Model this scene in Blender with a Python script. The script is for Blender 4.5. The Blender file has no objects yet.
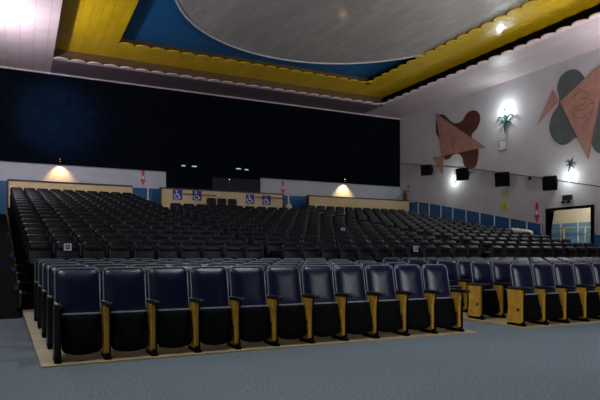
import bpy, bmesh, math, random
from mathutils import Vector, Matrix
random.seed(7)
R = math.radians
C = bpy.context.scene.collection
scene = bpy.context.scene

# ------------------------------------------------------------------ helpers
def new(): return bmesh.new()

def obj(name, bm, mat, parent=None, smooth=False, kind=None, angle=None):
    me = bpy.data.meshes.new(name)
    bmesh.ops.recalc_face_normals(bm, faces=bm.faces)
    bm.to_mesh(me); bm.free()
    mats = mat if isinstance(mat, (list, tuple)) else [mat]
    for m in mats: me.materials.append(m)
    if smooth:
        for p in me.polygons: p.use_smooth = True
        if angle: me.set_sharp_from_angle(angle=R(angle))
    o = bpy.data.objects.new(name, me); C.objects.link(o)
    if parent: o.parent = parent
    if kind: o['kind'] = kind
    return o

def thing(name, label, cat, loc=(0, 0, 0), rotz=0, group=None):
    o = bpy.data.objects.new(name, None); C.objects.link(o)
    o.empty_display_size = .1
    o.location = loc; o.rotation_euler = (0, 0, rotz)
    o['label'] = label; o['category'] = cat
    if group: o['group'] = group
    return o

def tag(o, label, cat, group=None, kind=None):
    o['label'] = label; o['category'] = cat
    if group: o['group'] = group
    if kind: o['kind'] = kind
    return o

def struct(name, bm, mat, smooth=False, parent=None):
    return obj(name, bm, mat, parent, smooth, 'structure', 40 if smooth else None)

def box(bm, x0, x1, y0, y1, z0, z1, bev=0, M=None, mi=0, seg=2):
    v = [bm.verts.new((x, y, z)) for x in (x0, x1) for y in (y0, y1) for z in (z0, z1)]
    fs = [(0, 1, 3, 2), (4, 6, 7, 5), (0, 4, 5, 1), (2, 3, 7, 6), (0, 2, 6, 4), (1, 5, 7, 3)]
    faces = [bm.faces.new([v[i] for i in f]) for f in fs]
    for f in faces: f.material_index = mi
    allv = v
    if bev:
        es = list({e for f in faces for e in f.edges})
        r = bmesh.ops.bevel(bm, geom=es, offset=bev, segments=seg, affect='EDGES', profile=.6)
        allv = list({vv for f in r['faces'] for vv in f.verts} | {vv for vv in v if vv.is_valid})
        for f in r['faces']: f.material_index = mi
    if M is not None: bmesh.ops.transform(bm, matrix=M, verts=[a for a in allv if a.is_valid])
    return allv

def prism(bm, pts, d0, d1, mi=0):
    """outline pts (x,z), extruded along y from d0 (front) to d1"""
    a = [bm.verts.new((x, d0, z)) for x, z in pts]
    b = [bm.verts.new((x, d1, z)) for x, z in pts]
    n = len(pts)
    f1 = bm.faces.new(a); f2 = bm.faces.new(b[::-1])
    fs = [f1, f2]
    for i in range(n):
        j = (i + 1) % n
        fs.append(bm.faces.new((a[i], b[i], b[j], a[j])))
    for f in fs: f.material_index = mi
    f1.normal_update(); f2.normal_update()
    bmesh.ops.triangulate(bm, faces=[f1, f2])

def tube(bm, pts, r, n=8, mi=0):
    pts = [Vector(p) for p in pts]; rings = []
    for i, p in enumerate(pts):
        t = (pts[min(i + 1, len(pts) - 1)] - pts[max(i - 1, 0)]).normalized()
        up = Vector((0, 0, 1)) if abs(t.z) < .9 else Vector((1, 0, 0))
        s = t.cross(up).normalized(); u = s.cross(t)
        rr = r[i] if isinstance(r, (list, tuple)) else r
        rings.append([bm.verts.new(p + (s * math.cos(2 * math.pi * k / n) + u * math.sin(2 * math.pi * k / n)) * rr) for k in range(n)])
    for a, b in zip(rings, rings[1:]):
        for k in range(n): bm.faces.new((a[k], a[(k + 1) % n], b[(k + 1) % n], b[k])).material_index = mi
    bm.faces.new(rings[0]).material_index = mi; bm.faces.new(rings[-1][::-1]).material_index = mi

def lathe(bm, prof, n=20, c=(0, 0, 0)):
    rings = [[bm.verts.new((c[0] + r * math.cos(2 * math.pi * k / n), c[1] + r * math.sin(2 * math.pi * k / n), c[2] + z)) for k in range(n)] for r, z in prof]
    for a, b in zip(rings, rings[1:]):
        for k in range(n): bm.faces.new((a[k], a[(k + 1) % n], b[(k + 1) % n], b[k]))
    bm.faces.new(rings[0][::-1]); bm.faces.new(rings[-1])

def rrect(w, h, r, n=4, bottom_r=None):
    """rounded rectangle outline centred on 0 (x,z)"""
    out = []
    br = r if bottom_r is None else bottom_r
    for cx, cz, a0, rr in ((1, 1, 0, r), (-1, 1, 90, r), (-1, -1, 180, br), (1, -1, 270, br)):
        for k in range(n + 1):
            a = R(a0 + 90 * k / n)
            out.append((cx * (w / 2 - rr) + rr * math.cos(a), cz * (h / 2 - rr) + rr * math.sin(a)))
    return out

def puff(bm, outl, rings, M=None, mi=0):
    """loft of the outline through rings (inset, y); ends closed with a fan"""
    hw = max(abs(p[0]) for p in outl); hh = max(abs(p[1]) for p in outl)
    vs = []; loops = []
    for ins, y in rings:
        sx, sz = max(1 - ins / hw, .02), max(1 - ins / hh, .02)
        loops.append([bm.verts.new((x * sx, y, z * sz)) for x, z in outl]); vs += loops[-1]
    n = len(outl)
    for a, b in zip(loops, loops[1:]):
        for k in range(n): bm.faces.new((a[k], a[(k + 1) % n], b[(k + 1) % n], b[k])).material_index = mi
    for lp, y in ((loops[0], rings[0][1]), (loops[-1], rings[-1][1])):
        c = bm.verts.new((0, y, 0)); vs.append(c)
        for k in range(n): bm.faces.new((lp[k], lp[(k + 1) % n], c)).material_index = mi
    if M is not None: bmesh.ops.transform(bm, matrix=M, verts=vs)

def spline(pts, n=6, closed=True):
    out = []; m = len(pts)
    for i in range(m if closed else m - 1):
        g = lambda k: Vector(pts[k % m]) if closed else Vector(pts[min(max(k, 0), m - 1)])
        a, b, c, d = g(i - 1), g(i), g(i + 1), g(i + 2)
        for k in range(n):
            t = k / n
            out.append(tuple(.5 * ((2 * b) + (c - a) * t + (2 * a - 5 * b + 4 * c - d) * t * t + (3 * b - a - 3 * c + d) * t ** 3)))
    if not closed: out.append(tuple(pts[-1]))
    return out

def ribbon(bm, pts, w, y0, y1):
    """flat raised line in the x,z plane"""
    P = [Vector((p[0], p[1])) for p in pts]; L = []; Rr = []
    for i, p in enumerate(P):
        t = (P[min(i + 1, len(P) - 1)] - P[max(i - 1, 0)]).normalized(); nn = Vector((-t.y, t.x)) * w / 2
        L.append(p + nn); Rr.append(p - nn)
    for i in range(len(P) - 1):
        q = [L[i], L[i + 1], Rr[i + 1], Rr[i]]
        a = [bm.verts.new((v.x, y0, v.y)) for v in q]; b = [bm.verts.new((v.x, y1, v.y)) for v in q]
        bm.faces.new(a); bm.faces.new(b[::-1])
        for k in range(4): bm.faces.new((a[k], b[k], b[(k + 1) % 4], a[(k + 1) % 4]))

# ------------------------------------------------------------------ materials
def mat(name, col, rough=.6, spec=.5, var=.12, scale=6, bump=0, bscale=40, metal=0, emit=None, estr=0, coat=0):
    m = bpy.data.materials.new(name); m.use_nodes = True
    nt = m.node_tree; b = nt.nodes['Principled BSDF']
    b.inputs['Roughness'].default_value = rough; b.inputs['Metallic'].default_value = metal
    b.inputs['Specular IOR Level'].default_value = spec
    b.inputs['Coat Weight'].default_value = coat
    tc = nt.nodes.new('ShaderNodeTexCoord'); nz = nt.nodes.new('ShaderNodeTexNoise')
    nz.inputs['Scale'].default_value = scale; nz.inputs['Detail'].default_value = 5
    nt.links.new(tc.outputs['Object'], nz.inputs['Vector'])
    rp = nt.nodes.new('ShaderNodeValToRGB')
    rp.color_ramp.elements[0].position = .3; rp.color_ramp.elements[1].position = .7
    rp.color_ramp.elements[0].color = (*[c * (1 - var) for c in col], 1)
    rp.color_ramp.elements[1].color = (*[min(1, c * (1 + var)) for c in col], 1)
    nt.links.new(nz.outputs['Fac'], rp.inputs['Fac']); nt.links.new(rp.outputs['Color'], b.inputs['Base Color'])
    if bump:
        n2 = nt.nodes.new('ShaderNodeTexNoise'); n2.inputs['Scale'].default_value = bscale; n2.inputs['Detail'].default_value = 4
        nt.links.new(tc.outputs['Object'], n2.inputs['Vector'])
        bp = nt.nodes.new('ShaderNodeBump'); bp.inputs['Strength'].default_value = bump; bp.inputs['Distance'].default_value = .01
        nt.links.new(n2.outputs['Fac'], bp.inputs['Height']); nt.links.new(bp.outputs['Normal'], b.inputs['Normal'])
    if emit:
        b.inputs['Emission Color'].default_value = (*emit, 1); b.inputs['Emission Strength'].default_value = estr
    return m

def board_mat(name, col, rough, var=.08, w=1.6, h=.32, rot=0, coat=0):
    """painted ceiling boards: brick pattern of long thin boards with fine joints"""
    m = mat(name, col, rough); nt = m.node_tree; b = nt.nodes['Principled BSDF']
    tc = nt.nodes.new('ShaderNodeTexCoord'); mp = nt.nodes.new('ShaderNodeMapping'); mp.inputs['Rotation'].default_value = (0, 0, rot)
    br = nt.nodes.new('ShaderNodeTexBrick'); br.inputs['Scale'].default_value = 1
    br.inputs['Brick Width'].default_value = w; br.inputs['Row Height'].default_value = h
    br.inputs['Mortar Size'].default_value = .012; br.inputs['Mortar Smooth'].default_value = .6
    br.inputs['Color1'].default_value = (*[c * (1 - var) for c in col], 1)
    br.inputs['Color2'].default_value = (*[min(1, c * (1 + var)) for c in col], 1)
    br.inputs['Mortar'].default_value = (*[c * .72 for c in col], 1)
    nt.links.new(tc.outputs['Object'], mp.inputs['Vector']); nt.links.new(mp.outputs['Vector'], br.inputs['Vector'])
    nt.links.new(br.outputs['Color'], b.inputs['Base Color'])
    nz = nt.nodes.new('ShaderNodeTexNoise'); nz.inputs['Scale'].default_value = 2.2; nz.inputs['Detail'].default_value = 3
    nt.links.new(mp.outputs['Vector'], nz.inputs['Vector'])
    mx = nt.nodes.new('ShaderNodeMath'); mx.operation = 'MULTIPLY_ADD'; mx.inputs[1].default_value = .25
    nt.links.new(br.outputs['Fac'], mx.inputs[0]); nt.links.new(nz.outputs['Fac'], mx.inputs[2])
    bp = nt.nodes.new('ShaderNodeBump'); bp.inputs['Strength'].default_value = .5; bp.inputs['Distance'].default_value = .06
    bp.invert = True
    nt.links.new(mx.outputs[0], bp.inputs['Height']); nt.links.new(bp.outputs['Normal'], b.inputs['Normal'])
    b.inputs['Coat Weight'].default_value = coat
    return m

M = dict(
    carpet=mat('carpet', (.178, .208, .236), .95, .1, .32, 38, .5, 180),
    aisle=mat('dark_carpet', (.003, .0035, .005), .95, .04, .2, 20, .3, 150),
    lino=mat('beige_lino', (.40, .31, .165), .55, .4, .15, 3),
    wall=mat('grey_plaster', (.50, .475, .50), .75, .3, .06, 1.2, .15, 30),
    wallwhite=mat('white_band', (.46, .49, .55), .7, .3, .05, 2),
    cloth=mat('navy_cloth', (.0022, .0042, .008), .95, .03, .3, 3),
    navydoor=mat('navy_door', (.010, .013, .030), .7, .3, .2, 3),
    blue=mat('blue_panel', (.010, .085, .23), .5, .4, .08, 3),
    white=mat('white_paint', (.62, .64, .66), .5),
    beige=mat('beige_board', (.60, .47, .27), .6, .4, .06, 2),
    brown=mat('dark_brown_trim', (.035, .018, .012), .5),
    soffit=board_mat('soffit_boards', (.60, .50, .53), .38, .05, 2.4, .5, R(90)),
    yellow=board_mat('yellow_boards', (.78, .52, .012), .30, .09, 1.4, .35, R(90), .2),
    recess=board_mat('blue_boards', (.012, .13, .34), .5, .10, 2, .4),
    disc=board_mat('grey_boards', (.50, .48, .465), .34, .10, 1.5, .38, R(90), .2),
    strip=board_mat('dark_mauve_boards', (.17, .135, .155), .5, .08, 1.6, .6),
    pinklip=mat('pink_lip', (.78, .62, .66), .5), yellowlip=mat('yellow_lip', (.74, .50, .015), .4),
    fascia=mat('dark_fascia', (.10, .06, .018), .7),
    vinyl=mat('navy_vinyl', (.004, .005, .028), .30, .6, .25, 8, .25, 90),
    piping=mat('grey_piping', (.22, .24, .27), .4, .5, .1, 20),
    black=mat('black_plastic', (.0015, .0015, .0018), .7, .08, .2, 10),
    shell=mat('black_shell', (.008, .010, .011), .42, .4, .2, 10),
    darkvinyl=mat('black_vinyl', (.004, .0055, .0095), .42, .28, .25, 7, .2, 80),
    wood=mat('yellow_wood', (.60, .31, .03), .45, .4, .2, 7),
    metal=mat('black_metal', (.006, .006, .007), .45, .3),
    paper=mat('white_paper', (.75, .76, .80), .7), signblue=mat('sign_blue', (.015, .02, .30), .5),
    red=mat('red_paint', (.55, .03, .05), .45), yellowsign=mat('yellow_sign', (.60, .58, .04), .5),
    palesign=mat('pale_green_sign', (.32, .33, .17), .6), ink=mat('dark_ink', (.03, .03, .02), .7),
    artpink=mat('terracotta_pink', (.38, .19, .15), .7, .3, .18, 3), artbrown=mat('reddish_brown', (.085, .024, .016), .7, .3, .15, 3),
    artgrey=mat('grey_green', (.085, .105, .10), .7, .3, .15, 3), artline=mat('brown_line', (.17, .085, .06), .8),
    teal=mat('teal_metal', (.02, .06, .07), .4, .5, .1, 5, metal=.6),
    bulb=mat('lit_globe', (.9, .95, .95), .4, emit=(.86, 1, .95), estr=8),
    warmbulb=mat('warm_bulb', (.9, .7, .4), .4, emit=(1, .6, .25), estr=6),
    redled=mat('red_led', (.8, .1, .05), .4, emit=(1, .12, .06), estr=2.5),
    port=mat('lit_slot', (.6, .65, .7), .4, emit=(.7, .8, .9), estr=.35),
    purple=mat('purple_step_lens', (.03, .02, .10), .4, emit=(.25, .12, .9), estr=.02),
    cream=mat('cream_cloth', (.72, .69, .58), .85, .2, .08, 6, .6, 25),
    corr=mat('corridor_cream', (.62, .56, .43), .7, .3, .03), corrblue=mat('corridor_blue_tile', (.10, .25, .47), .5),
    rail=mat('yellow_rail', (.62, .48, .06), .4), skirt=mat('brown_skirting', (.10, .06, .025), .6),
)

# ------------------------------------------------------------------ the hall (x across the rows, y towards the back wall)
LW, RW, BW, CZ = -1.8, 21.8, 29.5, 9.9
ROW = .93; P0 = 12.4; LP0 = 6.69; LROW = .93
def rake(p): return .45 + .18 * (p - P0)

def yz_prism(bm, pts, x0, x1):
    a = [bm.verts.new((x0, p, z)) for p, z in pts]; b = [bm.verts.new((x1, p, z)) for p, z in pts]
    n = len(pts); bm.faces.new(a); bm.faces.new(b[::-1])
    for i in range(n): bm.faces.new((a[i], b[i], b[(i + 1) % n], a[(i + 1) % n]))
bm = new(); box(bm, LW - .2, 25.5, -4, 12, -.2, 0); struct('floor', bm, M['carpet'])
# flat lower tier: one low beige platform that climbs a little with each row
bm = new()
ya, yb = LP0 - .13, 12.16
lt = lambda y: .02 + .02 * (y - LP0) / LROW
for xa, xa2, xb in ((.20, .04, 6.32), (7.30, 7.22, RW - 3)):
    v = [bm.verts.new(c) for c in ((xa, ya, -.1), (xb, ya, -.1), (xb, yb, -.1), (xa2, yb, -.1), (xa, ya, lt(ya)), (xb, ya, lt(ya)), (xb, yb, lt(yb)), (xa2, yb, lt(yb)))]
    for f in ((3, 2, 1, 0), (4, 5, 6, 7), (0, 1, 5, 4), (1, 2, 6, 5), (2, 3, 7, 6), (3, 0, 4, 7)): bm.faces.new([v[q] for q in f])
struct('floor_lower_tier', bm, M['lino'])
bm = new()
for k in range(19):
    y0 = P0 - .25 + k * ROW; y1 = y0 + ROW if k < 18 else BW
    box(bm, .02 - .034 * k * ROW, RW, y0, y1, -.2, rake(P0 + k * ROW))
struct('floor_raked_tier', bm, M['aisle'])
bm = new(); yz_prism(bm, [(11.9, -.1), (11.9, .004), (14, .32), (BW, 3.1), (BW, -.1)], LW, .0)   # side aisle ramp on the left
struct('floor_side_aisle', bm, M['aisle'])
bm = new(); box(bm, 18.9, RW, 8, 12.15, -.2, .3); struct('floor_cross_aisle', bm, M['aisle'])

# walls
bm = new(); box(bm, LW - .2, LW, -4, BW + .2, -.2, CZ + .9); struct('wall_left', bm, M['wall'])
DY0, DY1, DZ0, DZ1 = 15.95, 18.14, 1.18, 3.24
bm = new()
box(bm, RW, RW + .2, -4, DY0, -.2, CZ + .9); box(bm, RW, RW + .2, DY1, BW + .2, -.2, CZ + .9)
box(bm, RW, RW + .2, DY0, DY1, DZ1, CZ + .9); box(bm, RW, RW + .2, DY0, DY1, -.2, DZ0)
struct('wall_right', bm, M['wall'])
bm = new(); box(bm, LW, RW, BW, BW + .2, 0, 5.6); struct('wall_back', bm, M['wallwhite'])
bm = new(); box(bm, LW, RW, BW - .06, BW, 5.6, CZ, 0); box(bm, LW, RW, BW - .1, BW - .06, 5.56, 5.62, 0)
box(bm, 6.84, 12.14, BW - .06, BW, 3, 5.6)
struct('wall_back_cloth', bm, M['cloth'])
# blue dado on the back wall with white joint strips
bm = new(); box(bm, LW, 6.84, BW - .04, BW, 3, 4.64); box(bm, 12.14, RW, BW - .04, BW, 3, 4.64)
struct('trim_1', bm, M['blue'])
bm = new()
for x in (-1.0, 5.9, 13.9): box(bm, x - .04, x + .04, BW - .06, BW - .04, 3, 4.64)
struct('trim_2', bm, M['white'])
# blue dado along the right wall, following the rake
def rtop(p): return 2.59 + .204 * (p - 18.29)
bm = new()
yz_prism(bm, [(18.45, 1.2), (BW, 3.2), (BW, 4.5), (27.6, 4.44), (26.5, rtop(26.5)), (18.45, rtop(18.45))], RW - .04, RW)
yz_prism(bm, [(9, .0), (DY0 - .15, 1.0), (DY0 - .15, 2.08), (9, .9)], RW - .04, RW)
struct('trim_3', bm, M['blue'])
bm = new()
for p in (28.6, 27.55, 26.52, 25.48, 24.49, 23.43, 22.41, 21.39, 20.37, 19.33, 18.48):
    box(bm, RW - .055, RW - .04, p - .035, p + .035, rake(p) - .1, rtop(min(p, 27.2)))
struct('trim_4', bm, M['white'])

# parapets behind the last rows
def parapet(nm, x0, x1, endl, endr):
    bm = new(); box(bm, x0, x1, 28.3, 28.5, 2.6, 4.53); w = struct(nm, bm, M['beige'])
    bm = new(); box(bm, x0 - .05, x1, 28.26, 28.54, 4.53, 4.59)
    if endl: box(bm, x0 - .08, x0, 28.26, 28.54, 2.6, 4.53)
    if endr: box(bm, x1, x1 + .06, 28.26, 28.54, 2.6, 4.59)
    struct('trim', bm, M['brown'], parent=w)
parapet('wall_parapet_left', -.46, 4.92, 1, 0)
parapet('wall_parapet_middle', 6.33, 13.0, 1, 1)
parapet('wall_parapet_right', 14.64, 21.65, 1, 0)

# ceiling: soffit, yellow band with scalloped lips, blue recess, grey disc
SX0, SX1, SY = 1.3, 18.95, 27.3
YX0, YX1, YY = 3.85, 16.9, 25.6
FY = -3
bm = new()
box(bm, LW, SX0, FY, BW, CZ, CZ + .06); box(bm, SX1, RW, FY, BW, CZ, CZ + .06)
struct('ceiling', bm, M['soffit'])
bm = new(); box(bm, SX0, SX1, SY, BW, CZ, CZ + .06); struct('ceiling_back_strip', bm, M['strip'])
YZ = CZ + .5
bm = new()
box(bm, SX0 - .3, YX0, FY, SY + .3, YZ, YZ + .05); box(bm, YX1, SX1 + .3, FY, SY + .3, YZ, YZ + .05); box(bm, YX0, YX1, YY, SY + .3, YZ, YZ + .05)
struct('ceiling_yellow_band', bm, M['yellow'])
bm = new(); box(bm, YX0 - .3, YX1 + .3, FY, YY + .3, YZ + .34, YZ + .42); struct('ceiling_blue_recess', bm, M['recess'])
bm = new()
for (a, b, c, d, z0, z1) in ((SX0, SX1, SY + .06, SY + .1, CZ + .06, YZ), (YX0, YX1, YY + .06, YY + .1, YZ + .05, YZ + .34)):
    box(bm, a, b, c, d, z0, z1)
struct('trim_5', bm, M['fascia'])
bm = new()
for (a, b, c, d, z0, z1) in ((SX1 + .06, SX1 + .1, FY, SY + .1, CZ + .06, YZ), (SX0 - .1, SX0 - .06, FY, SY + .1, CZ + .06, YZ),
                           (YX1 + .06, YX1 + .1, FY, YY + .1, YZ + .05, YZ + .34), (YX0 - .1, YX0 - .06, FY, YY + .1, YZ + .05, YZ + .34)):
    box(bm, a, b, c, d, z0, z1)
struct('trim_12', bm, M['black'])
def scallops(bm, a, b, axis, fixed, sgn, z, pitch, t=.05, n=10):
    cnt = round((b - a) / pitch); pt = (b - a) / cnt
    for k in range(cnt):
        c = a + (k + .5) * pt; top = []; bot = []
        for j in range(n + 1):
            ang = math.pi * j / n; u = c + pt / 2 * math.cos(ang); v = fixed + sgn * pt * .48 * math.sin(ang)
            x, y = (u, v) if axis == 'x' else (v, u)
            top.append(bm.verts.new((x, y, z + t))); bot.append(bm.verts.new((x, y, z)))
        bm.faces.new(top); bm.faces.new(bot[::-1])
        for j in range(n + 1): bm.faces.new((top[j], bot[j], bot[(j + 1) % (n + 1)], top[(j + 1) % (n + 1)]))
bm = new(); scallops(bm, SX0, SX1, 'x', SY, -1, CZ - .005, .7); scallops(bm, FY, SY, 'y', SX1, -1, CZ - .005, .7); struct('trim_6', bm, M['pinklip'])
bm = new(); scallops(bm, YX0, YX1, 'x', YY, -1, YZ - .005, .7); scallops(bm, FY, YY, 'y', YX1, -1, YZ - .005, .7); struct('trim_7', bm, M['yellowlip'])
DC = (11.0, 17.9); DR = 6.42; DZ = YZ + .1
bm = new(); lathe(bm, [(DR, DZ), (DR, DZ + .08)], 96, (DC[0], DC[1], 0)); struct('ceiling_round_disc', bm, M['disc'])
bm = new(); tube(bm, [(DC[0] + DR * math.cos(2 * math.pi * k / 96), DC[1] + DR * math.sin(2 * math.pi * k / 96), DZ + .0) for k in range(97)], .045, 6); struct('trim_8', bm, M['white'])
bm = new(); box(bm, LW, RW, BW - .14, BW - .06, CZ - .06, CZ); struct('trim_9', bm, M['soffit'])

# ------------------------------------------------------------------ seats
ORD = ['first', 'second', 'third', 'fourth', 'fifth', 'sixth', 'seventh', 'eighth', 'ninth', 'tenth', 'eleventh', 'twelfth', 'thirteenth', 'fourteenth', 'fifteenth', 'sixteenth', 'seventeenth']
SW = .52
def RX(deg, piv): return Matrix.Translation(piv) @ Matrix.Rotation(R(deg), 4, 'X')

def sorted_arc(ol):
    out = []
    for i, (x, z) in enumerate(ol):
        out.append((x, z)); x2, z2 = ol[(i + 1) % len(ol)]
        if abs(x2 - x) > .12 and z < -.14:
            for k in range(1, 6):
                t = k / 6; xx = x + (x2 - x) * t; out.append((xx, -.21 - .045 * (1 - (xx / .2175) ** 2)))
    return out
def lower_parts(end=0):
    """front-tier seat: origin on the floor at the seat's middle, facing -y"""
    t = bpy.data.objects.new('cinema_seat', None); C.objects.link(t); t.empty_display_size = .1
    # backrest
    bm = new(); ol = rrect(.482, .60, .07, 5)
    piv = (.0, .19, .732); T = RX(-11, piv)
    puff(bm, ol, [(.0, .045), (.0, .012), (.006, -.004), (.022, -.018), (.06, -.036), (.11, -.048), (.17, -.054)], T)
    b = obj('backrest', bm, M['vinyl'], t, True)
    bm = new(); tube(bm, [tuple(T @ Vector((x * .99, .002, z * 1.006))) for x, z in ol + ol[:1]], .0085, 6)
    obj('piping', bm, M['piping'], b, True)
    bm = new(); puff(bm, rrect(.488, .61, .073, 5), [(0, .02), (0, .045), (.03, .062), (.12, .068)], T)
    obj('back_shell', bm, M['shell'], t, True)
    # tipped-up seat: cushion faces the back, dark pan with rounded lower edge faces us
    T2 = RX(-15, (.034, .065, .315))
    ol = rrect(.425, .42, .03, 4, .05)
    ol = [(x, z - (.045 * (1 - (x / .2175) ** 2) if z < -.14 else 0)) for x, z in ol]; ol = sorted_arc(ol)
    bm = new(); puff(bm, ol, [(.0, .03), (0, .0), (.004, -.02), (.02, -.034), (.1, -.042)], T2); obj('seat_pan', bm, M['black'], t, True, angle=50)
    bm = new(); puff(bm, rrect(.425, .40, .05, 4, .10), [(0, .03), (0, .065), (.02, .085), (.1, .095)], T2)
    cu = obj('seat_cushion', bm, M['vinyl'], t, True, angle=50)
    bm = new(); box(bm, -.21, .21, -.040, .05, .190, .214, .011, T2)
    obj('edge_highlight', bm, M['piping'], cu, True, angle=50)  # pale strip that paints the highlight along the cushion's top edge
    for s in ([-1, 1] if end == 1 else [-1]):
        x = s * SW / 2 + .034
        bm = new()
        pr = [(.0, .05), (.30, .05), (.27, .30), (.30, .60), (-.02, .60), (-.0, .42)]
        a = [bm.verts.new((x - .03, y, z)) for y, z in pr]; c = [bm.verts.new((x + .024, y, z)) for y, z in pr]
        bm.faces.new(a); bm.faces.new(c[::-1])
        for i in range(6): bm.faces.new((a[i], c[i], c[(i + 1) % 6], a[(i + 1) % 6]))
        p = obj('side_panel', bm, M['shell' if end == -1 else 'wood'], t)
        bm = new(); box(bm, x + .022, x + .040, -.028, .05, .04, .60, .004)
        obj('front_edge', bm, M['black'], p)
        bm = new(); box(bm, x - .032, x + .042, -.19, .29, .602, .655, .022, None, 0, 3); obj('armrest', bm, M['shell'], t, True, angle=50)
        bm = new(); box(bm, x - .032, x + .045, -.06, .30, 0, .035, .008); box(bm, x - .028, x + .034, -.03, .26, .03, .07, .004)
        obj('foot', bm, M['black'], t)
        bm = new(); tube(bm, [(x - .032, .06, .27), (x + .036, .06, .27)], .028, 10); obj('hinge', bm, M['metal'], t)
    return t

def upper_meshes(end=0):
    parts = []
    T = RX(-10, (0, .18, .735)); W = .475
    bm = new(); ol = rrect(W, .60, .085, 4, .05)
    puff(bm, ol, [(.03, .06), (0, .045), (0, .005), (.012, -.014), (.05, -.024)], T)
    # head pad and lumbar pad with the dark dip between them
    puff(bm, rrect(W * .86, .17, .06, 3), [(0, -.02), (.0, -.03), (.03, -.05), (.06, -.054)], T @ Matrix.Translation((0, 0, .185)))
    puff(bm, rrect(W * .86, .22, .06, 3), [(0, -.02), (.0, -.028), (.03, -.042), (.07, -.046)], T @ Matrix.Translation((0, 0, -.15)))
    parts.append(('backrest', bm, M['darkvinyl'], True))
    bm = new(); puff(bm, rrect(.41, .44, .04, 3, .11), [(.03, .10), (0, .08), (0, .0), (.02, -.03), (.1, -.036)], RX(-10, (.028, .07, .36)))
    parts.append(('seat', bm, M['black'], True))
    bm = new()
    for s in ([-1] if not end else [-1, 1]):
        x = s * SW / 2 + .03
        box(bm, x - .018, x + .018, .0, .28, 0, .58, .004); box(bm, x - .028, x + .028, -.06, .28, .58, .625, .012)
    parts.append(('arm_frame', bm, M['black'], False))
    return parts

def upper_proto(end):
    t = bpy.data.objects.new('cinema_seat', None); C.objects.link(t); t.empty_display_size = .1
    for n, bm, m, s in upper_meshes(end): obj(n, bm, m, t, s, angle=50 if s else None)
    return t

def dup(root):
    r = root.copy(); C.objects.link(r)
    for ch in root.children:
        c = ch.copy(); C.objects.link(c); c.parent = r
        for g in ch.children:
            d = g.copy(); C.objects.link(d); d.parent = c
    return r

# camera model (used only to pick which seats are in view and largest)
def view(x, y, z):
    X = .8955 * x - .4453 * y; D = .4453 * x + .8955 * y
    return 300 + 563 * X / D, D

lower = []; upper = []
def lab_lower(blk, r, c, n):
    row = 'front row' if r == 0 else ORD[r] + ' row'
    if blk == 'L':
        if c == 0: where = f'leftmost seat of the {row}, left lower block'
        elif c == n - 1: where = f'last before the aisle, {row} of the left lower block'
        else: where = f'{ORD[c]} from the left, {row} of the left lower block'
    else:
        where = f'{ORD[c]} after the aisle, {row} of the right lower block' if c else f'beside the aisle, {row} of the right lower block'
    return f'navy tip-up cinema seat, {where}'
for r in range(5):
    y = LP0 + r * LROW; z = .02 + .02 * r
    for c in range(11):
        x = .33 - .03 * r + (c + .5) * SW; lower.append((x, y, z, {10: 1, 0: 2}.get(c, 0), lab_lower('L', r, c, 11), f'left lower block, row {r}'))
    for c in range(17):
        x = 7.39 + (c + .5) * SW
        px, D = view(x, y, 1)
        if px < 640: lower.append((x, y, z, 0, lab_lower('R', r, c, 17), ''))
def lab_upper(blk, r, c, n):
    rn = 'front row' if r == 0 else ORD[r] + ' row'
    return f'black padded cinema seat, {ORD[c]} from the left, {rn} of the {blk} raked block'
MIDX, MIDW, RGX = 5.76, .54, 12.65
for r in range(17):
    y = P0 + r * ROW; z = rake(y)
    for c in range(10): upper.append((.1 - .034 * r * ROW + (c + .5) * SW, y, z, int(c == 9), lab_upper('left', r, c, 10)))
    if r < 12:
        for c in range(12): upper.append((MIDX + (c + .5) * MIDW - .03 * r, y, z, int(c == 11), lab_upper('middle', r, c, 12)))
    if r == 15:
        for c in range(3): upper.append((8.1 + (c + .5) * .54, y, z, int(c == 2), f'{["left", "middle", "right"][c]} one of three black seats alone before the wheelchair wall'))
    if r < 14:
        for c in range(11): upper.append((RGX + (c + .5) * .545, y, z, int(c == 10), lab_upper('right', r, c, 11)))
lo = [lower_parts(0), lower_parts(1), lower_parts(-1)]; up = [upper_proto(0), upper_proto(1)]
used = set()
def place(protos, key, e, x, y, z, label, group):
    if (key, e) not in used: used.add((key, e)); o = protos[e]; fresh.append((protos, e, o)); o = dup(o)
    else: o = dup(protos[e])
    o.location = (x, y, z); o['label'] = label; o['category'] = 'cinema seat'; o['group'] = group
    return o
fresh = []
for x, y, z, e, l, g in lower: place(lo, 'lo', e, x, y, z, l, 'tip-up seats of the lower rows')
inview = [u for u in upper if -20 < view(u[0], u[1], 1)[0] < 625]
inview.sort(key=lambda u: view(u[0], u[1], 1)[1])
NI = 299 - len(lower)
special = [u for u in inview if 'wheelchair' in u[4]]
rest = [u for u in inview if 'wheelchair' not in u[4]]
near = rest[:NI - 3] + special; far = rest[NI - 3:]
for x, y, z, e, l in near: place(up, 'up', e, x, y, z, l, 'padded seats of the raked blocks')
for key_p in (lo, up):                     # the patterns themselves are not part of the place
    for o in key_p:
        for ch in list(o.children):
            for g in list(ch.children): bpy.data.objects.remove(g)
            bpy.data.objects.remove(ch)
        bpy.data.objects.remove(o)
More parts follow.
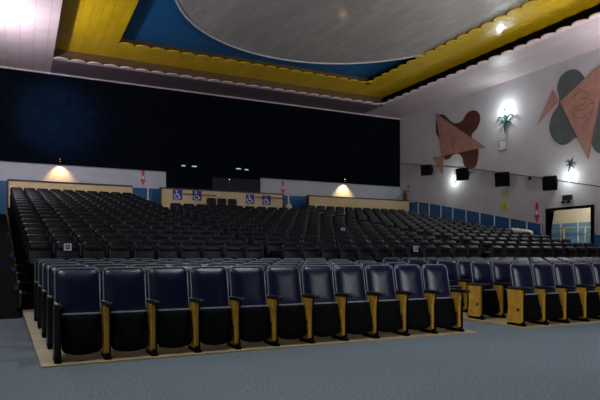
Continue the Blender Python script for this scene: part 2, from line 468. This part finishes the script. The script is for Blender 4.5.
# the farthest rows beyond three hundred seats, one object
bm = new(); tmp = []
for n, b2, m, s in upper_meshes(1):
    me = bpy.data.meshes.new('t'); bmesh.ops.recalc_face_normals(b2, faces=b2.faces); b2.to_mesh(me); b2.free(); tmp.append((me, 0 if n == 'backrest' else 1, s))
for x, y, z, e, l in far:
    for me, mi, s in tmp:
        k = len(bm.verts); kf = len(bm.faces)
        bm.from_mesh(me); bm.verts.ensure_lookup_table(); bm.faces.ensure_lookup_table()
        bmesh.ops.translate(bm, vec=(x, y, z), verts=bm.verts[k:])
        for f in bm.faces[kf:]: f.material_index = mi; f.smooth = s
me = bpy.data.meshes.new('cinema_seats'); bm.to_mesh(me); bm.free(); me.materials.append(M['darkvinyl']); me.materials.append(M['black'])
me.set_sharp_from_angle(angle=R(50))
o = bpy.data.objects.new('cinema_seats', me); C.objects.link(o)
tag(o, 'distant rows of black padded seats climbing to the beige walls', 'cinema seats', kind='stuff')
for me, a, b in tmp: bpy.data.meshes.remove(me)

# paper notices on three seat backs
def paper_sign(x, y, z, label):
    t = thing('paper_notice', label, 'sign', (x, y, z), 0)
    T = RX(-10, (0, 0, 0))
    bm = new(); box(bm, -.075, .075, -.004, 0, -.075, .075, 0, T); obj('sheet', bm, M['paper'], t)
    bm = new(); box(bm, -.04, .04, -.007, -.004, -.045, .045, 0, T); obj('printed_mark', bm, M['signblue'], t)
    bm = new(); box(bm, -.02, .012, -.009, -.007, -.012, .018, 0, T); obj('printed_figure', bm, M['paper'], t)
NYO = .135; NZO = .915
paper_sign(.1 + 1.5 * SW, P0 + NYO, rake(P0) + NZO, 'white paper notice on a seat at the far left of the raked rows')
paper_sign(MIDX + 7.5 * MIDW, P0 + NYO, rake(P0) + NZO, 'white paper notice on a seat back near the right aisle')
paper_sign(MIDX + 7.5 * MIDW - .12, P0 + 4 * ROW + NYO, rake(P0 + 4 * ROW) + NZO, 'small white paper notice high up in the middle rows')

# ------------------------------------------------------------------ things on the back wall and parapets
def wheelchair_sign(x, z, label, flip=1):
    t = thing('wheelchair_sign', label, 'sign', (x, 28.29, z), 0, 'wheelchair place signs')
    bm = new(); box(bm, -.235, .235, -.015, 0, -.25, .25); obj('panel', bm, M['signblue'], t)
    f = flip
    bm = new()
    ribbon(bm, [(f * -.05, .10), (f * -.03, -.03), (f * .07, -.03), (f * .12, -.15), (f * .16, -.14)], .042, -.019, -.015)
    ribbon(bm, [(f * -.04, .04), (f * .05, .04)], .035, -.0195, -.015)
    ribbon(bm, [(f * (-.03 + .125 * math.cos(R(a))), -.075 + .125 * math.sin(R(a))) for a in range(125, 345, 12)], .036, -.0185, -.015)
    prism(bm, [(f * -.055 + .042 * math.cos(R(a)), .17 + .042 * math.sin(R(a))) for a in range(0, 360, 30)], -.019, -.015)
    obj('symbol', bm, M['paper'], t)
wheelchair_sign(7.14, 4.26, 'blue wheelchair sign on beige wall, leftmost of the four')
wheelchair_sign(8.15, 4.26, 'blue wheelchair sign on beige wall, second from left')
wheelchair_sign(11.07, 4.21, 'blue wheelchair sign right of the three lone seats')
wheelchair_sign(12.03, 4.20, 'blue wheelchair sign nearest the right end of the wall')
def rod(nm, pts, r, m, label, cat): 
    bm = new(); tube(bm, pts, r, 8); return tag(obj(nm, bm, M[m], None, True, angle=60), label, cat)
def wall_rail(x0, x1, z, label):
    t = thing('wall_rail', label, 'rail', (0, 28.3, z))
    bm = new(); tube(bm, [(x0, -.09, 0), (x1, -.09, 0)], .022, 8); obj('bar', bm, M['brown'], t, True, angle=60)
    for x in (x0 + .04, x1 - .04):
        bm = new(); tube(bm, [(x, -.09, 0), (x, 0, 0)], .016, 6); obj('bracket', bm, M['brown'], t)
wall_rail(7.42, 9.15, 4.30, 'thin dark rail on beige wall between the two left wheelchair signs')
wall_rail(11.33, 12.97, 4.33, 'thin dark rail on beige wall at the right wheelchair signs')
bm = new(); box(bm, 8.93, 8.98, 28.2, 28.29, 3.2, 4.25); tag(obj('post', bm, M['white']), 'thin white post against the beige wall by the lone seats', 'post')

def arrow_sign(loc, rz, s, label, pale=False):
    t = thing('arrow_sign', label, 'sign', loc, rz, 'red extinguisher arrow signs')
    bm = new()
    prism(bm, [(-.07 * s, .42 * s), (.07 * s, .42 * s), (.07 * s, -.08 * s), (.14 * s, -.08 * s), (0, -.42 * s), (-.14 * s, -.08 * s), (-.07 * s, -.08 * s)], -.012, 0)
    obj('arrow', bm, M['red'], t)
    bm = new(); prism(bm, [(-.035 * s, .12 * s), (.035 * s, .12 * s), (.035 * s, .0 * s), (.06 * s, .0 * s), (0, -.1 * s), (-.06 * s, .0 * s), (-.035 * s, .0 * s)], -.016, -.012); obj('pale_mark', bm, M['paper'], t)
arrow_sign((5.66, BW - .001, 5.16), 0, .95, 'red down arrow sign on white wall above the left aisle')
arrow_sign((13.57, BW - .001, 5.06), 0, .95, 'red down arrow sign on white wall above the right aisle')
arrow_sign((RW - .001, 18.77, 3.18), R(-90), 1.15, 'red down arrow sign on grey wall left of the lit doorway')

# warm downlights on the back wall
def downlight(x, z, label, led):
    t = thing('wall_downlight', label, 'lamp', (x, BW - .06, z), 0)
    bm = new(); tube(bm, [(0, 0, .0), (0, -.16, 0)], .018, 8); obj('arm', bm, M['metal'], t)
    bm = new(); lathe(bm, [(.035, .06), (.05, .05), (.075, -.05), (.07, -.05), (.03, .0)], 16, (0, -.17, 0)); obj('shade', bm, M['metal'], t, True, angle=40)
    bm = new(); lathe(bm, [(.012, .0), (.03, -.015), (.03, -.03), (.01, -.045)], 12, (0, -.17, 0)); obj('bulb', bm, M['warmbulb'], t, True)
    bm = new(); lathe(bm, [(.012, 0), (.02, .012), (.012, .03)], 10, (0, -.17, .062)); obj('indicator', bm, M[led], t, True)
downlight(1.72, 5.72, 'small wall lamp casting a warm pool above the left beige wall', 'redled')
downlight(17.6, 5.70, 'small wall lamp casting a warm pool above the right beige wall', 'warmbulb')
downlight(10.25, 5.25, 'small dim warm lamp on the dark centre of the back wall', 'warmbulb')
bm = new(); box(bm, 9.33, 12.1, BW - .1, BW - .06, 3, 5.42); struct('door_2', bm, M['navydoor'])
for x, z, w, l in ((7.74, 5.92, .2, 'leftmost small lit slot on the black wall'), (8.33, 5.93, .26, 'second small lit slot on the black wall'), (10.83, 5.97, .28, 'third small lit slot, right of the dim lamp'), (11.3, 5.95, .22, 'rightmost small lit slot on the black wall')):
    t = thing('lit_slot', l, 'wall light', (x, BW - .06, z), 0, 'lit slots on the black wall')
    bm = new(); box(bm, -w / 2 - .03, w / 2 + .03, -.03, 0, -.055, .055); obj('housing', bm, M['metal'], t)
    bm = new(); box(bm, -w / 2, w / 2, -.036, -.03, -.03, .03); obj('lens', bm, M['port'], t)

# white cupboard shelf at the head of the left aisle, white bag at the right
t = thing('wall_shelf', 'white wall box on blue panels at the top of the left aisle', 'shelf', (5.61, BW - .06, 3.92))
bm = new(); box(bm, -.34, .34, -.3, 0, -.12, .12, .02); obj('box', bm, M['white'], t)
bm = new(); box(bm, -.40, .40, -.34, 0, -.17, -.125, .01); obj('ledge', bm, M['black'], t)
for x in (-.3, .3):
    bm = new(); tube(bm, [(x, -.25, -.17), (x, 0, -.45)], .015, 6); obj('bracket', bm, M['metal'], t)
bm = new()
puff(bm, rrect(.42, .40, .18, 5), [(.16, -.16), (.05, -.15), (0, -.06), (0, .06), (.05, .14), (.16, .16)], Matrix.Translation((13.65, 28.95, 3.92)))
box(bm, 13.62, 13.68, 28.9, 29.0, 4.05, 4.2, .015)
t0 = tag(obj('bag', bm, M['cream'], None, True), 'white rounded bag at the top of the right aisle', 'bag')
bm = new(); box(bm, 13.35, 13.95, 28.65, 29.25, 3.66, 3.72, .01)
st = thing('stool', 'dark stool carrying the white bag at the right aisle head', 'stool', (0, 0, 0)); obj('seat_top', bm, M['metal'], st)
for sx in (13.4, 13.9):
    for sy in (28.7, 29.2):
        bm = new(); box(bm, sx - .025, sx + .025, sy - .025, sy + .025, rake(P0 + 18 * ROW), 3.66); obj('leg', bm, M['metal'], st)

# ------------------------------------------------------------------ things on the right wall
RZ = R(-90)
def wall_art(p0, z0, blob, tri, small, bcol, lines, label):
    t = thing('wall_relief', label, 'wall art', (RW - .002, p0, z0), RZ)
    q = lambda pts: [(-(p - p0), z - z0) for p, z in pts]
    bm = new(); prism(bm, spline(q(blob), 5), -.02, 0); obj('curved_panel', bm, M[bcol], t)
    bm = new(); prism(bm, q(tri), -.036, -.0205); obj('large_triangle', bm, M['artpink'], t)
    bm = new(); prism(bm, q(small), -.03, -.0 if small[0][1] > 7.5 else -.0205); obj('small_triangle', bm, M['artpink'], t)
    c = Vector(q([tri[0]])[0]) + Vector(q([tri[1]])[0]) + Vector(q([tri[2]])[0]); c /= 3
    bm = new()
    for ln in lines: ribbon(bm, [(c.x + a, c.y + b) for a, b in spline(ln, 6, False)], .028, -.039, -.036)
    obj('line_drawing', bm, M['artline'], t)
    bm = new(); pts = q(tri)
    g = [Vector(a).lerp(c, .012) for a in pts]; ribbon(bm, [tuple(v) for v in g + g[:1]], .03, -.0385, -.036); obj('outline', bm, M['artline'], t)
swirl = [[(-.55, .35), (-.2, .55), (.15, .4), (.0, .1), (-.35, .05), (-.45, -.2), (-.1, -.35), (.3, -.2)],
         [(-.15, .3), (.25, .2), (.4, -.05), (.2, -.4), (-.1, -.6)], [(-.4, .0), (-.1, -.1), (.2, .05), (.5, .0)]]
swirl2 = [[(x * 1.15, y * 1.3) for x, y in l] for l in swirl]
b1 = [(25.92, 8.98), (25.68, 9.32), (25.21, 9.22), (24.75, 8.81), (24.3, 8.56), (23.75, 8.59), (23.43, 8.9), (23.02, 8.98), (22.61, 8.83), (22.41, 8.45), (22.61, 7.98), (23.02, 7.7), (22.97, 7.35), (22.57, 6.81), (22.61, 6.23), (22.81, 5.89), (23.33, 5.89), (23.64, 6.16), (23.75, 6.55), (24.08, 6.83), (24.52, 6.83), (24.86, 6.65), (25.21, 6.7), (25.44, 7.05), (25.56, 7.79), (25.92, 8.33)]
wall_art(24, 7.6, b1, [(25.92, 9.49), (22.02, 6.83), (25.44, 6.89)], [(26.29, 6.98), (25.25, 6.9), (25.35, 5.82)], 'artbrown', [[(x * .7, y * .6 - .1) for x, y in l] for l in swirl], 'brown lobed wall relief with pink triangles, between the far speakers')
b2 = [(17.64, 8.79), (17.44, 9.24), (16.99, 9.39), (16.56, 9.24), (16.23, 8.79), (15.78, 8.19), (15.22, 8.24), (14.68, 7.9), (14.57, 7.16), (15.0, 6.64), (15.27, 6.18), (15.22, 5.65), (15.44, 5.46), (15.73, 5.58), (15.92, 5.88), (16.14, 6.24), (16.56, 6.32), (16.81, 6.31), (17.12, 6.15), (17.51, 6.18), (17.91, 6.57), (18.07, 7.06), (17.91, 7.6), (17.58, 7.98), (17.54, 8.31)]
wall_art(16.3, 7.5, b2, [(17.51, 8.11), (15.2, 9.37), (16.08, 5.29)], [(17.88, 8.76), (17.56, 8.16), (18.74, 7.34)], 'artgrey', swirl2, 'grey green lobed wall relief with pink triangles above the doorway')

def fleur(bm, s):
    for sg in (-1, 1):
        pts = spline([(sg * .02, -.04), (sg * .10, .10), (sg * .22, .16), (sg * .33, .12), (sg * .36, .04)], 5, False)
        tube(bm, [(x * s, -.14, z * s) for x, z in pts], [(.045 - .03 * k / (len(pts) - 1)) * s for k in range(len(pts))], 8)
        pts = spline([(sg * .02, -.06), (sg * .12, -.02), (sg * .22, -.08), (sg * .26, -.14)], 5, False)
        tube(bm, [(x * s, -.14, z * s) for x, z in pts], [(.038 - .026 * k / (len(pts) - 1)) * s for k in range(len(pts))], 8)
    lathe(bm, [(.012 * s, -.45 * s), (.035 * s, -.25 * s), (.05 * s, -.05 * s), (.028 * s, .0), (.055 * s, .16 * s), (.045 * s, .3 * s), (.008 * s, .48 * s)], 12, (0, -.14, 0))
def sconce(p, z, label, s=1.0, globe=.18, fl=True, right=True, gz=.55):
    t = thing('wall_sconce', label, 'lamp', (RW if right else LW, p, z), RZ if right else -RZ)
    bm = new(); lathe(bm, [(.08, .0), (.08, .03), (.03, .05)], 14); bmesh.ops.rotate(bm, verts=bm.verts, cent=(0, 0, 0), matrix=Matrix.Rotation(R(90), 3, 'X')); obj('wall_plate', bm, M['teal'], t, True, angle=40)
    if fl:
        bm = new(); fleur(bm, s); tube(bm, [(0, -.02, 0), (0, -.14, 0)], .022, 8); obj('ornament', bm, M['teal'], t, True, angle=60)
    bm = new(); lathe(bm, [(.02, -globe), (globe * .7, -globe * .75), (globe, -globe * .1), (globe * .8, globe * .6), (globe * .35, globe * .95), (.02, globe)], 20, (0, -.12 - globe * .0, gz)); 
    bmesh.ops.scale(bm, vec=(1, .55, 1), space=Matrix.Translation((0, .12, -gz)), verts=bm.verts); obj('globe', bm, M['bulb'], t, True)
    bm = new(); tube(bm, [(0, -.01, 0), (0, -.04, gz * .5), (0, -.10, gz - globe)], .014, 6); obj('stem', bm, M['teal'], t)
    return t
sconce(20.6, 7.9, 'teal leaf shaped wall sconce glowing above the square white plate', 1.45, .13, True, True, .40)
sconce(24.35, 5.35, 'small bright wall lamp below the brown relief', .5, .13, False, True, .05)
sconce(16.95, 4.58, 'bright wall lamp with leaf ornament beside the speaker over the doorway', .8, .17, False, True, .08)
bm = new(); fleur(bm, .75); bmesh.ops.rotate(bm, verts=bm.verts, cent=(0, 0, 0), matrix=Matrix.Rotation(R(20), 3, 'Y'))
o = tag(obj('wall_ornament', bm, M['teal'], None, True, angle=60), 'dark leaf shaped metal ornament above the lamp over the doorway', 'ornament'); o.location = (RW + .1, 16.95, 5.18); o.rotation_euler = (0, 0, RZ)
for p, z, l in ((22.6, 7.8, 'left wall sconce opposite the leaf sconce'), (12.5, 7.2, 'left wall sconce halfway down the hall'), (5.0, 5.4, 'left wall sconce beside the front rows')):
    sconce(p, z, l + ', teal with lit globe', 1.0, .13, True, False, .62)
sconce(12.3, 7.2, 'right wall sconce nearest the front, teal with lit globe', 1.0, .13, True, True, .62)

t = thing('emergency_light', 'dark emergency light with two heads above the doorway', 'light', (RW, 17.08, 3.72), RZ)
bm = new(); box(bm, -.22, .22, -.14, 0, -.08, .14, .02); obj('battery_box', bm, M['shell'], t)
for sx in (-1, 1):
    bm = new(); lathe(bm, [(.03, 0), (.065, .05), (.07, .10), (.02, .11)], 14); bmesh.ops.rotate(bm, verts=bm.verts, cent=(0, 0, 0), matrix=Matrix.Rotation(R(100), 3, 'X'))
    bmesh.ops.translate(bm, vec=(sx * .15, -.10, -.16), verts=bm.verts); obj('lamp_head', bm, M['metal'], t, True, angle=40)
t = thing('wall_plate', 'square white plate on the grey wall below the leaf sconce', 'wall plate', (RW, 20.86, 6.72), RZ)
bm = new(); box(bm, -.27, .27, -.035, 0, -.27, .27, .015); obj('frame', bm, M['piping'], t)
bm = new(); box(bm, -.22, .22, -.045, -.035, -.22, .22, .006); obj('cover', bm, M['white'], t)

def speaker(p, z, label, s=.62):
    t = thing('wall_speaker', label, 'speaker', (RW - .28, p, z), RZ, 'black speakers along the right wall')
    T = Matrix.Rotation(R(32), 4, 'Z') @ Matrix.Rotation(R(12), 4, 'X')
    bm = new(); w = s / 2
    v = [(-w * .8, .0, -w), (w * .8, .0, -w), (w * .8, .0, w), (-w * .8, .0, w), (-w, -.46, -w), (w, -.46, -w), (w, -.46, w), (-w, -.46, w)]
    vv = [bm.verts.new(T @ Vector((a, b - .02, c))) for a, b, c in v]
    for f in ((3, 2, 1, 0), (4, 5, 6, 7), (0, 1, 5, 4), (1, 2, 6, 5), (2, 3, 7, 6), (3, 0, 4, 7)): bm.faces.new([vv[i] for i in f])
    bmesh.ops.bevel(bm, geom=list(bm.edges), offset=.015, segments=2, affect='EDGES'); obj('cabinet', bm, M['black'], t)
    bm = new(); box(bm, -w * .93, w * .93, -.505, -.48, -w * .93, w * .93, .01, T); obj('grille', bm, M['black'], t)
    bm = new(); box(bm, -.05, .05, -.03, .28, -.05, .05); box(bm, -.12, .12, .26, .28, -.16, .16); obj('bracket', bm, M['metal'], t)
for p, z, s, l in ((26.32, 6.22, .60, 'black wall speaker farthest from the front, beside the brown relief'), (23.33, 5.60, .64, 'black wall speaker under the right lobe of the brown relief'),
                (20.53, 4.99, .68, 'black wall speaker above the yellow sign'), (17.75, 4.48, .62, 'black wall speaker beside the bright lamp over the doorway')): speaker(p, z, l, s)
bm = new(); cab = [(BW - .1, 7.08), (27, 6.60), (25, 6.23), (23.18, 5.87), (20.5, 5.25), (18.3, 4.75), (15.56, 4.08), (12, 3.3), (8, 2.6)]
tube(bm, [(RW - .02, p, z) for p, z in spline(cab, 4, False)], .018, 6); tag(obj('cable', bm, M['metal'], None, True), 'thin dark cable slanting along the grey right wall past the speakers', 'cable')
bm = new(); tube(bm, [(RW - .02, 24.35, 6.05), (RW - .02, 24.35, 5.45)], .014, 6); tag(obj('cord', bm, M['metal']), 'short cord dropping from the cable to the small bright lamp', 'cord')
t = thing('wall_sign', 'yellow safety sign on grey wall below the third speaker', 'sign', (RW, 20.73, 3.66), RZ)
bm = new(); box(bm, -.24, .24, -.015, 0, -.23, .23); obj('panel', bm, M['yellowsign'], t)
bm = new(); prism(bm, [(-.12, -.06), (.12, -.06), (0, .15)], -.018, -.015); box(bm, -.17, .17, -.018, -.015, -.13, -.10); box(bm, -.17, .17, -.018, -.015, -.19, -.165); obj('printed_mark', bm, M['palesign'], t)
t = thing('wall_sign', 'small pale green sign just above the yellow one', 'sign', (RW, 20.73, 4.32), RZ)
bm = new(); box(bm, -.22, .22, -.015, 0, -.15, .15); obj('panel', bm, M['palesign'], t)
bm = new(); box(bm, -.18, .18, -.018, -.015, .05, .09); box(bm, -.18, .1, -.018, -.015, -.04, -.01); box(bm, -.18, .15, -.018, -.015, -.12, -.09); obj('printed_lines', bm, M['yellowsign'], t)

# fire extinguisher in the far right corner
t = thing('fire_extinguisher', 'red fire extinguisher on the wall in the far right corner', 'fire extinguisher', (RW - .16, 28.72, 4.55))
bm = new(); lathe(bm, [(.10, 0), (.12, .03), (.12, .42), (.06, .52), (.04, .56)], 18); obj('cylinder', bm, mat('dull_red', (.16, .015, .012), .4), t, True, angle=40)
bm = new(); lathe(bm, [(.045, .56), (.045, .62)], 12); box(bm, -.12, .03, -.02, .02, .62, .65); box(bm, -.13, .03, -.02, .02, .68, .70); obj('valve', bm, M['metal'], t)
bm = new(); tube(bm, spline([(-.04, -.02, .6), (-.2, -.05, .55), (-.2, -.05, .3), (-.14, -.05, .1)], 5, False), .016, 6); obj('hose', bm, M['metal'], t, True)
bm = new(); box(bm, .02, .16, -.03, .03, .25, .3); obj('bracket', bm, M['metal'], t)
t = thing('wall_sign', 'faded red sign above the corner fire extinguisher', 'sign', (RW, 28.6, 5.36), RZ)
bm = new(); box(bm, -.14, .14, -.015, 0, -.2, .2); obj('panel', bm, mat('faded_red', (.32, .12, .13), .6), t)
bm = new(); box(bm, -.08, .08, -.018, -.015, -.06, .06); obj('printed_mark', bm, M['paper'], t)
bm = new(); lathe(bm, [(.09, 0), (.09, .03), (.05, .06)], 14); bmesh.ops.rotate(bm, verts=bm.verts, cent=(0, 0, 0), matrix=Matrix.Rotation(R(-90), 3, 'Y'))
o = tag(obj('wall_bell', bm, M['shell'], None, True, angle=40), 'small round dark fitting on the grey wall under the cable', 'wall fitting'); o.location = (RW, 19.18, 4.86)

# doorway with corridor behind
bm = new()
box(bm, RW - .06, RW + .22, DY0 - .14, DY0, DZ0, DZ1 + .10); box(bm, RW - .06, RW + .22, DY1, DY1 + .10, DZ0, DZ1 + .10); box(bm, RW - .06, RW + .22, DY0, DY1, DZ1, DZ1 + .10)
struct('door_1', bm, M['black'])
CX = 25.0
bm = new(); box(bm, RW + .2, CX + .2, 11, 24, DZ0 - .2, DZ0); struct('floor_corridor', bm, M['lino'])
bm = new(); box(bm, CX, CX + .15, 11, 24, DZ0, 4.6); box(bm, RW + .2, CX, 23.9, 24, DZ0, 4.6); box(bm, RW + .2, CX, 11, 11.1, DZ0, 4.6); struct('wall_corridor', bm, M['corr'])
bm = new(); box(bm, RW + .2, CX + .15, 11, 24, 4.6, 4.7); struct('ceiling_corridor', bm, M['corr'])
bm = new(); box(bm, CX - .03, CX, 11.1, 23.9, DZ0, 2.82); struct('trim_10', bm, M['corrblue'])
bm = new()
for k in range(9): box(bm, CX - .045, CX - .03, 13.0 + k * 1.0 - .03, 13.0 + k * 1.0 + .03, DZ0, 2.82)
struct('trim_11', bm, M['white'])
t = thing('handrail', 'yellow two bar handrail in the corridor seen through the doorway', 'handrail', (CX - .3, 18, DZ0))
bm = new(); tube(bm, [(0, -4.5, 1.38), (0, 3.5, 1.38)], .035, 10); obj('top_bar', bm, M['rail'], t, True)
bm = new(); tube(bm, [(0, -4.5, 1.02), (0, .4, 1.02)], .03, 10); obj('lower_bar', bm, M['rail'], t, True)
for k in range(7):
    bm = new(); tube(bm, [(0, -4.4 + k * 1.2, 0), (0, -4.4 + k * 1.2, 1.38)], .03, 8); obj('post', bm, M['rail'], t, True)
t = thing('curtain', 'narrow black curtain gathered at the left side of the lit doorway', 'curtain', (RW - .1, DY1 - .16, DZ0), RZ)
bm = new(); n = 28; L = []
for j, (z, w) in enumerate(((0.02, .42), (.7, .30), (1.0, .26), (1.4, .34), (2.0, .44))):
    L.append([bm.verts.new((-.2 + w * k / n, -.03 + .035 * math.sin(k * 1.35), z)) for k in range(n + 1)] + [bm.verts.new((-.2 + w * k / n, .0 + .035 * math.sin(k * 1.35), z)) for k in range(n, -1, -1)])
for a, b in zip(L, L[1:]):
    for k in range(len(a)): bm.faces.new((a[k], a[(k + 1) % len(a)], b[(k + 1) % len(a)], b[k]))
obj('drape', bm, M['cloth'], t, True)
bm = new(); tube(bm, [(-.25, -.03, 2.02), (.35, -.03, 2.02)], .015, 8); obj('rod', bm, M['metal'], t)

# pale bundle on a dark trolley before the right dado
t = thing('bundle', 'pale rolled cloth bundle lying on the dark stand left of the doorway', 'bundle', (21.1, 19.1, 2.15), RZ)
bm = new(); puff(bm, rrect(.62, .34, .15, 5), [(.14, -.2), (.04, -.19), (0, -.08), (0, .08), (.04, .19), (.14, .2)], Matrix.Translation((-.27, 0, .15)) @ Matrix.Rotation(R(8), 4, 'Y')); obj('roll', bm, M['cream'], t, True)
bm = new(); puff(bm, rrect(.66, .28, .13, 5), [(.12, -.2), (.04, -.19), (0, -.08), (0, .08), (.04, .19), (.12, .2)], Matrix.Translation((.27, .01, .10)) @ Matrix.Rotation(R(10), 4, 'Y')); obj('roll', bm, M['cream'], t, True)
t = thing('stand', 'dark stand under the pale bundle, against the blue panels', 'stand', (21.1, 19.1, rake(P0 + 7 * ROW)), RZ)
hz = 2.075 - rake(P0 + 7 * ROW)
bm = new(); box(bm, -.62, .62, -.26, .26, hz - .12, hz, .02); obj('top', bm, M['shell'], t)
for sx in (-.55, .55):
    for sy in (-.2, .2):
        bm = new(); box(bm, sx - .03, sx + .03, sy - .03, sy + .03, 0, hz - .12); obj('leg', bm, M['metal'], t)

# left aisle: skirting with step lamps along the raked floor's edge
bm = new()
for k in range(18):
    y0 = P0 - .25 + k * ROW; x = .02 - .034 * k * ROW; zt = rake(P0 + k * ROW)
    box(bm, x - .03, x, y0, y0 + ROW, zt - .24, zt + .02)
struct('baseboard_left', bm, M['skirt'])
for k, l in ((1, 'lowest purple step lamp on the left aisle edge'), (3, 'second purple step lamp up the left aisle edge'), (5, 'third purple step lamp up the left aisle edge'), (9, 'highest purple step lamp on the left aisle edge')):
    t = thing('step_lamp', l, 'step light', (-.01 - .034 * k * ROW, P0 - .25 + k * ROW, rake(P0 + k * ROW) - .1), 0, 'step lamps on the left aisle')
    bm = new(); box(bm, -.09, .03, -.045, 0, -.06, .06, .006); obj('housing', bm, M['metal'], t)
    bm = new(); box(bm, -.075, .015, -.055, -.046, -.045, .045, .004); obj('lens', bm, M['purple'], t)

# ------------------------------------------------------------------ lights
def point(name, loc, e, col=(1, 1, 1), r=.12):
    l = bpy.data.lights.new(name, 'POINT'); l.energy = e; l.color = col; l.shadow_soft_size = r
    o = bpy.data.objects.new(name, l); C.objects.link(o); o.location = loc; return o
def spot(name, loc, tgt, e, col, ang, blend=.6, r=.1):
    l = bpy.data.lights.new(name, 'SPOT'); l.energy = e; l.color = col; l.spot_size = R(ang); l.spot_blend = blend; l.shadow_soft_size = r
    o = bpy.data.objects.new(name, l); C.objects.link(o); o.location = loc
    o.rotation_euler = (Vector(tgt) - Vector(loc)).to_track_quat('-Z', 'Y').to_euler(); return o
cool = (.88, 1, .97)
point('sconce_light', (RW - .42, 20.6, 8.35), 62, cool, .2)
point('sconce_light', (RW - .4, 24.35, 5.4), 24, cool)
point('sconce_light', (RW - .45, 17.0, 4.65), 24, cool)
point('sconce_light', (RW - .5, 12.3, 7.85), 420, (.97, .97, 1), .3)
point('sconce_light', (LW + .6, 22.6, 8.0), 620, (1, .93, 1))
point('sconce_light', (LW + .45, 12.5, 7.85), 80, (.93, .96, 1))
point('sconce_light', (LW + .45, 5.0, 6.05), 300, (.90, .97, 1))
spot('floor_fill_light', (5.0, 4.3, 9.4), (5.5, 5.0, 0), 1000, (.90, .98, 1), 95, .9, .25)  # added fill without a fixture, brightens the front carpet from overhead
spot('front_floodlight', (9.5, -5, 5.2), (8.5, 8, .6), 1300, (.93, .95, 1), 50, .6, .7)
spot('ceiling_fill_light', (10, 1, 2.8), (10.5, 13, 11), 2500, (1, .97, .95), 80, .9, .5)  # added unseen fill, lifts the disc and ceiling boards
spot('ceiling_fill_light', (14, 3, 2.5), (19, 15, 10.3), 2600, (1, .97, .95), 75, .9, .5)  # second added fill, brightens the right wall and yellow boards
spot('blue_glare_fill', (LW + .6, 22.0, 8.1), (1.6, BW, 7.8), 4200, (.18, .55, 1), 33, 1, .2)  # added blue wash on the cloth, standing in for lens glare
spot('wall_downlight_beam', (1.72, BW - .32, 5.66), (1.72, BW - .02, 4.7), 130, (1, .54, .18), 96, .7, .03)
spot('wall_downlight_beam', (17.6, BW - .32, 5.64), (17.6, BW - .02, 4.7), 170, (1, .58, .22), 96, .7, .03)
point('corridor_lamp', (23.2, 17.5, 4.3), 120, (1, .98, .92), .2)

w = bpy.data.worlds.new('world'); scene.world = w; w.use_nodes = True
w.node_tree.nodes['Background'].inputs[0].default_value = (.35, .45, .6, 1); w.node_tree.nodes['Background'].inputs[1].default_value = .02

# ------------------------------------------------------------------ camera
cd = bpy.data.cameras.new('camera'); cam = bpy.data.objects.new('camera', cd); C.objects.link(cam)
cd.sensor_width = 36; cd.lens = 563 / 600 * 36; cd.shift_y = 55 / 600; cd.clip_end = 200
cam.location = (0, 0, 1.2)
cam.rotation_euler = (R(90), 0, -math.atan2(.4453, .8955))
scene.camera = cam
scene.view_settings.view_transform = 'Standard'; scene.view_settings.look = 'None'; scene.view_settings.gamma = 1
scene.view_settings.exposure = .12
